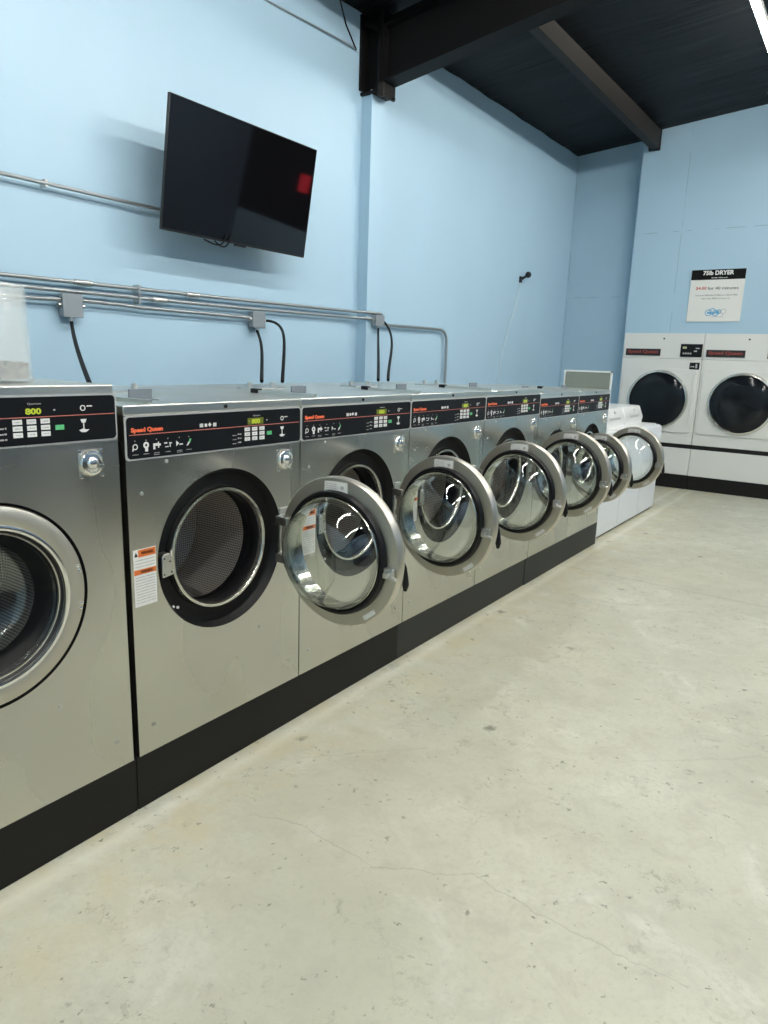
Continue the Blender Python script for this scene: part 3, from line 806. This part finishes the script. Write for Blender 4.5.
# ================================================================== DRYERS
def dryer(x0, label):
    w = .935
    t = empty('dryer', (x0, YF-.02, 0), label, 'dryer', 'large white dryers in the far wall')
    g = .001
    link('base', BX(g, w-g, .0, .9, 0, .170), 'plinth', t)
    link('lower_panel', BX(g, w-g, 0, .9, .172, .497), 'dryer', t, bevel=.004)
    link('dark_slot', BX(g, w-g, .030, .9, .497, .550), 'hole', t)
    link('cabinet', BX(g, w-g, 0, .9, .550, 1.566), 'dryer', t, bevel=.004)
    up = link('upper_panel', BX(g, w-g, 0, .9, 1.568, 1.868), 'dryer', t, bevel=.004)
    bm = bmesh.new(); tube(bm, [(w*.51, .001, 1.805), (w*.51, -.006, 1.805)], .010, 12); link('panel_lock', bm, 'hole', up)
    lg = link('logo_plate', BX(.035, .452, -.008, 0, 1.600, 1.682), 'logo_black', t); lg['label'] = 'black plate with dark red lettering'
    text('lettering', 'Speed Queen', 'logo_red', lg, (.060, -.0085, 1.618), .365, .050, face='y', bold=.035)
    ctl = link('control_panel', BX(.682, .925, -.010, 0, 1.594, 1.745), 'panel', t)
    rnd = random.Random(3)
    bm = BX(.705, .750, -.0107, -.0100, 1.690, 1.715); box(bm, .835, .870, -.0107, -.0100, 1.655, 1.670); box(bm, .850, .895, -.0107, -.0100, 1.690, 1.702)
    for q in range(4): box(bm, .712+.026*q, .730+.026*q, -.0107, -.0100, 1.625, 1.645)
    pieces('button', bm, 'grey', ctl)
    link('display', BX(.712, .745, -.0113, -.0107, 1.697, 1.709), 'lcd', ctl)
    sp = link('small_plate', BX(.805, .915, -.006, 0, 1.450, 1.530), 'panel', t)
    bm = bmesh.new(); dense_strokes(bm, .815, .860, 1.475, .018, -.006, rnd, face='y'); box(bm, .872, .892, -.0066, -.006, 1.465, 1.515); link('plate_print', bm, 'grey', sp)
    # door: square leaf with clipped corners, round window
    cx, czz = .478, 1.072
    bm = bmesh.new(); prism(bm, rrect(.030, .905, .690, 1.450, .05), 1, -.016, 0)
    # leaf outline only shows on the hinge side and lower edge
    d = link('door', bm, 'dryer', t, bevel=.003)
    bm = bmesh.new(); n = 72
    prof = [(.322, -.016), (.324, -.036), (.334, -.046), (.348, -.044), (.358, -.032), (.361, -.012)]
    rings = [[bm.verts.new((cx+r*math.cos(2*PI*i/n), y, czz+r*math.sin(2*PI*i/n))) for i in range(n)] for r, y in prof]
    for A, B in zip(rings, rings[1:]):
        for i in range(n): bm.faces.new((A[i], A[(i+1) % n], B[(i+1) % n], B[i]))
    link('window_ring', bm, 'rim', d, smooth=True)
    bm = bmesh.new(); rings = [[bm.verts.new((cx+r*math.cos(2*PI*i/n), y, czz+r*math.sin(2*PI*i/n))) for i in range(n)] for r, y in ((.326, -.022), (.30, -.034), (.2, -.042), (.1, -.046))]
    for A, B in zip(rings, rings[1:]):
        for i in range(n): bm.faces.new((A[i], A[(i+1) % n], B[(i+1) % n], B[i]))
    bm.faces.new(rings[-1])
    link('window_glass', bm, 'dryer_glass', d, smooth=True)
    bm = BX(.868, .892, -.024, -.016, .78, 1.38)
    link('hinge_strip', bm, 'dryer', d, bevel=.003)
    return t
dryer(-.952, 'white dryer at left, partly behind the end of the washer row')
dryer(-.014, 'white dryer at right edge of the photo, its round window in full view')

# ================================================================== SIGN
t = empty('price_sign', (-.250, YF-.012, 2.005), 'white price sign with a black header on the far wall above the dryers', 'sign')
w_, h_ = .578, .582
link('board', BX(0, w_, 0, .010, 0, h_), 'label', t)
link('header', BX(0, w_, -.0012, 0, h_-.112, h_), 'black_ink', t)
text('title_lettering', '75lb DRYER', 'white', t, (.125, -.0013, h_-.062), .33, .050, face='y', bold=.035)
rnd = random.Random(5)
bm = bmesh.new(); dense_strokes(bm, .22, .39, h_-.098, .013, -.0013, rnd, face='y'); link('subtitle_print', bm, 'grey', t)
text('price_lettering', '$4.00', 'red_ink', t, (.065, -.0002, .355), .115, .040, face='y', bold=.01)
text('price_print', 'for 40 minutes', 'black_ink', t, (.195, -.0002, .358), .325, .033, face='y')
bm = bmesh.new(); dense_strokes(bm, .07, .52, .288, .018, -.0002, rnd, face='y'); dense_strokes(bm, .14, .44, .252, .018, -.0002, rnd, face='y'); link('body_print', bm, 'grey', t)
bm = bmesh.new()
for (a, b, r) in ((.235, .10, .038), (.275, .115, .036), (.31, .095, .036), (.345, .11, .026)):
    n = 28; R1 = [bm.verts.new((a+r*1.0*math.cos(2*PI*i/n), -.0008, b+r*math.sin(2*PI*i/n))) for i in range(n)]
    R2 = [bm.verts.new((a+(r-.009)*math.cos(2*PI*i/n), -.0008, b+(r-.009)*math.sin(2*PI*i/n))) for i in range(n)]
    for i in range(n): bm.faces.new((R1[i], R1[(i+1) % n], R2[(i+1) % n], R2[i]))
dense_strokes(bm, .22, .35, .088, .03, -.0010, rnd, face='y')
link('logo_bubbles', bm, 'blue_ink', t)
bm = bmesh.new(); box(bm, .385, .398, -.001, -.0002, .068, .080)
for (a, b, r) in ((.395, .115, .03),):
    n = 24; R1 = [bm.verts.new((a+r*math.cos(2*PI*i/n), -.0008, b+r*math.sin(2*PI*i/n))) for i in range(n)]
    R2 = [bm.verts.new((a+(r-.006)*math.cos(2*PI*i/n), -.0008, b+(r-.006)*math.sin(2*PI*i/n))) for i in range(n)]
    for i in range(n): bm.faces.new((R1[i], R1[(i+1) % n], R2[(i+1) % n], R2[i]))
dense_strokes(bm, .26, .40, .050, .008, -.0002, rnd, face='y')
link('logo_print', bm, 'grey', t)

# ================================================================== TELEVISION
ty0, ty1 = 2.630, 3.815; tz1 = 2.790; hgt = .682; tl = math.atan2(.11, .67)
t = empty('television', (XW, (ty0+ty1)/2, 2.45), 'black flat television tilted down from the left wall', 'television')
tv_c = Vector((-1.575, 0, 2.456))
bm = BX(-.022, -.0005, -.5925, .5925, -hgt/2, hgt/2)
tv = link('tv_case', bm, 'tv_body', t, bevel=.003); tv.rotation_euler = (0, tl, 0); tv.location = (-1.575-XW, 0, .006)
s = link('screen', BX(-.0004, .0008, -.588, .588, -hgt/2+.012, hgt/2-.005), 'tv_screen', tv)
bm = BX(-.06, -.02, -.34, .34, -.24, .14); link('rear_hump', bm, 'tv_body', tv, bevel=.008)
bm = BX(-.012, .001, -.045, .045, -hgt/2-.010, -hgt/2+.003); link('sensor_bar', bm, 'tv_body', tv)
bm = BX(0, .018, -.22, .22, -.16, .16); box(bm, .018, .24, -.035, -.005, -.03, .03); box(bm, .018, .24, .005, .035, -.03, .03)
link('wall_mount', bm, 'tv_body', t)
bm = bmesh.new()
tube(bm, bez((.24, -.10, -.22), (.26, -.14, -.375), (.27, -.20, -.375), (.25, -.30, -.34)), .004, 6)
tube(bm, bez((.24, -.06, -.22), (.27, -.12, -.395), (.27, -.18, -.38), (.25, -.22, -.335)), .004, 6)
pieces('hanging_cable', bm, 'cable', t)

# ================================================================== CONDUITS
def conduit(name, pts, r, label, group=None, m='galv', cat='conduit'):
    bm = bmesh.new(); tube(bm, pts, r, 12)
    return tag(link(name, bm, m, smooth=True), label, cat, group)
XC = XW+.04
def run(ys, zs, x=XC): return [(x, y, z) for y, z in zip(ys, zs)]
c1 = conduit('conduit', run((-1.5, 1.8, 3.4, 4.60), (1.80, 1.801, 1.812, 1.824), XC) + arc((XC, 4.62, 1.824), (XC+.05, 4.70, 1.824), (XC+.085, 4.75, 1.824), 5)
             + [(XC+.085, 4.90, 1.822)] + arc((XC+.08, 4.93, 1.820), (XC+.0, 5.04, 1.815), (XC, 5.06, 1.765), 6) + [(XC, 5.065, 1.75)], .011,
             'topmost of the three galvanized wall conduits, bending over the column', 'wall conduits')
bm = bmesh.new()
for y in (2.26, 3.0):
    tube(bm, [(XC, y-.05, 1.802+.004*(y-1.8)), (XC, y+.05, 1.803+.004*(y-1.8))], .016, 12)
pieces('coupling', bm, 'dull_chrome', c1, smooth=True)
c2 = conduit('conduit', run((-1.5, 1.98, 3.4, 4.60), (1.750, 1.754, 1.760, 1.775)) + arc((XC, 4.62, 1.775), (XC+.05, 4.70, 1.775), (XC+.085, 4.75, 1.775), 5) + [(XC+.085, 4.80, 1.775)], .011,
             'middle of the three galvanized wall conduits, ending at the box by the column', 'wall conduits')
bm = bmesh.new(); tube(bm, [(XC, 2.70, 1.757), (XC, 2.80, 1.757)], .016, 12); box(bm, XW, XC+.014, 2.60, 2.615, 1.72, 1.83)
pieces('coupling', bm, 'dull_chrome', c2)
c3 = conduit('conduit', run((-1.5, 1.97, 2.125), (1.69, 1.703, 1.708)), .011, 'short lowest conduit running from the left edge into the left grey box', 'wall conduits')
c4 = conduit('conduit', [(XC, 2.235, 1.712), (XC, 2.36, 1.710)] + arc((XC, 2.38, 1.709), (XC, 2.5, 1.709), (XC, 2.62, 1.703), 4) + [(XC, 3.49, 1.702)], .011,
             'lowest conduit between the left and middle grey boxes', 'wall conduits')
c5 = conduit('conduit', [(XC, 5.0, 1.742), (XC, 5.95, 1.752)] + arc((XC, 6.02, 1.752), (XC, 6.165, 1.752), (XC, 6.165, 1.62), 8) + [(XC, 6.175, 1.0)], .013,
             'conduit right of the column that bends down behind the washers', 'wall conduits')
c6 = conduit('conduit', run((-1.5, 1.86, 2.9), (2.265, 2.265, 2.265), XC+.006), .010, 'single high conduit running behind the television', 'wall conduits')
bm = BX(XW, XC+.012, 2.08, 2.095, 2.25, 2.285); link('strap', bm, 'dull_chrome', c6)
# boxes
def jbox(y0, y1, z0, z1, x0, label):
    t = empty('junction_box', (x0, (y0+y1)/2, (z0+z1)/2), label, 'junction box', 'grey junction boxes on the wall')
    a, b = (y1-y0)/2, (z1-z0)/2
    link('back_box', BX(0, .045, -a, a, -b, b), 'box', t, bevel=.004)
    link('cover', BX(.045, .050, -a-.003, a+.003, -b-.003, b+.003), 'box', t, bevel=.002)
    bm = bmesh.new(); tube(bm, [(.025, 0, -b), (.025, 0, -b-.022)], .012, 10)
    for s in (-1, 1): tube(bm, [(.025, s*a, 0), (.025, s*(a+.02), 0)], .014, 10)
    pieces('connector', bm, 'dull_chrome', t)
jbox(2.128, 2.236, 1.622, 1.738, XW+.015, 'leftmost grey junction box, hanging on the lowest conduit near the left edge')
jbox(3.500, 3.612, 1.640, 1.745, XW+.015, 'middle grey junction box with two black cables, between television and column')
jbox(4.80, 4.915, 1.722, 1.806, XW+.11, 'grey junction box at the column, feeding two black cables')
# black flexible cables down to the washers
def flex(p, label, r=.009):
    bm = bmesh.new(); tube(bm, p, r, 10)
    return tag(link('flexible_cable', bm, 'cable', smooth=True), label, 'cable', 'black cables from the junction boxes')
zt = 1.3037 + .031
flex([(XW+.04, 2.182, 1.602)] + bez((XW+.04, 2.182, 1.59), (-1.45, 1.955, 1.51), (-1.03, 1.72, 1.425), (-.6, 1.49, 1.338)), 'straight black cable from the leftmost box to the washer below it')
flex(bez((XW+.04, 3.556, 1.618), (-1.40, 3.19, 1.52), (-1.0, 2.77, 1.43), (-.6, Y0+W+.40, 1.338)), 'straight black cable hanging from the underside of the middle box')
flex(bez((XW+.04, 3.645, 1.692), (-1.62, 3.66, 1.68), (-1.10, 3.05, 1.52), (-.6, Y0+W+.54, 1.336)), 'curved black cable leaving the right side of middle box')
flex(bez((XW+.135, 4.865, 1.700), (-1.45, 4.47, 1.58), (-1.0, 3.86, 1.45), (-.6, Y0+2*W+.575, 1.338)), 'black cable hanging from underside of the box at the column')
flex(bez((XW+.135, 4.945, 1.762), (-1.50, 4.82, 1.62), (-1.0, 3.97, 1.46), (-.6, Y0+2*W+.675, 1.338)), 'black cable leaving right side of the box at the column')
# small camera high on the wall with its cable
t = empty('security_camera', (XW, 7.86, 2.425), 'small black camera on a bracket, right part of the left wall', 'camera')
bm = BX(0, .02, -.022, .022, -.05, .02); tube(bm, [(.02, 0, -.01), (.07, .02, .025)], .014, 8); link('bracket', bm, 'rubber', t)
bm = bmesh.new(); bmesh.ops.create_uvsphere(bm, u_segments=16, v_segments=10, radius=.036); bmesh.ops.translate(bm, vec=(.085, .035, .040), verts=bm.verts)
link('camera_head', bm, 'rubber', t, smooth=True)
bm = bmesh.new(); tube(bm, bez((XW+.012, 7.85, 2.375), (XW+.012, 7.80, 2.1), (XW+.012, 7.62, 1.9), (XW+.012, 7.52, 1.62)) + bez((XW+.012, 7.52, 1.62), (XW+.012, 7.47, 1.5), (XW+.012, 7.46, 1.4), (XW+.012, 7.40, 1.1)), .006, 6)
tag(link('camera_cable', bm, 'white_cable', smooth=True), 'thin pale cable hanging down the wall from the small black camera', 'cable')
# thin wires near the column head
bm = bmesh.new(); tube(bm, [(XW+.008, 2.2, 3.665), (XW+.008, 3.70, 3.700), (XW+.02, 4.63, 3.735)], .006, 6)
tag(link('wall_wire', bm, 'box', smooth=True), 'thin grey wire along the top of the left wall towards the column', 'wire')
bm = bmesh.new(); tube(bm, [(-1.72, 4.25, 3.93), (-1.78, 4.42, 3.80), (XW+.02, 4.635, 3.725)], .006, 6)
tag(link('drop_wire', bm, 'cable', smooth=True), 'thin dark wire dropping from the ceiling left of the column head', 'wire')

# ================================================================== PLASTIC TUB ON THE TALL WASHER
tx, tyy = -.25, .918
t = empty('plastic_tub', (tx, tyy, 1.3645), 'milky clear plastic tub on the tallest washer at the left edge', 'tub')
def lathe_z(bm, prof, n=56):
    rings = [[bm.verts.new((r*math.cos(2*PI*i/n), r*math.sin(2*PI*i/n), z)) for i in range(n)] for r, z in prof]
    for A, B in zip(rings, rings[1:]):
        for i in range(n): bm.faces.new((A[i], A[(i+1) % n], B[(i+1) % n], B[i]))
    bm.faces.new(rings[0]); return bm
bm = bmesh.new(); lathe_z(bm, [(.150, .0), (.154, .004), (.150, .25), (.147, .255), (.145, .25), (.149, .008)]); link('tub_wall', bm, 'milky', t, smooth=True)
bm = bmesh.new(); n = 40
rings = [[(0.144*q/8*math.cos(2*PI*i/n), .144*q/8*math.sin(2*PI*i/n), .038+.014*math.sin(i*1.7+q)+.01*random.random()) for i in range(n)] for q in range(1, 9)]
V = [[bm.verts.new(p) for p in r] for r in rings]; cc = bm.verts.new((0, 0, .05))
for i in range(n): bm.faces.new((cc, V[0][i], V[0][(i+1) % n]))
for A, B in zip(V, V[1:]):
    for i in range(n): bm.faces.new((A[i], B[i], B[(i+1) % n], A[(i+1) % n]))
low = [bm.verts.new((v.co.x, v.co.y, .009)) for v in V[-1]]
for i in range(n): bm.faces.new((V[-1][i], low[i], low[(i+1) % n], V[-1][(i+1) % n]))
bm.faces.new(low[::-1])
o = link('lint', bm, 'lint', smooth=True); o.location = (tx, tyy, 1.364)
tag(o, 'grey brown lint heaped in the bottom of the plastic tub', 'lint'); o['kind'] = 'stuff'

# ================================================================== OUT OF FRAME, GUESSED AND ADDED FOR THEIR REFLECTIONS
t = empty('guessed_red_sign', (3.45, YF-.03, 2.56), 'guessed red lit sign added on far wall out of view, for the red spot in the television', 'sign')  # guessed sign, added to give the screen its red spot
link('face', BX(-.11, .11, -.012, .0, -.13, .13), 'glow_red', t); link('case', BX(-.12, .12, .0, .028, -.14, .14), 'tv_body', t)
t = empty('reflection_table', (3.55, 2.6, 0), 'guessed long dark table added out of view opposite the washers, for the dark reflection in the steel', 'table')  # unseen table added to darken what the washer fronts reflect
link('table_top', BX(-.45, .45, -4.0, 4.0, .86, .90), 'table', t, bevel=.004)
link('cabinet', BX(-.38, .38, -3.9, 3.9, .0, .86), 'table', t)
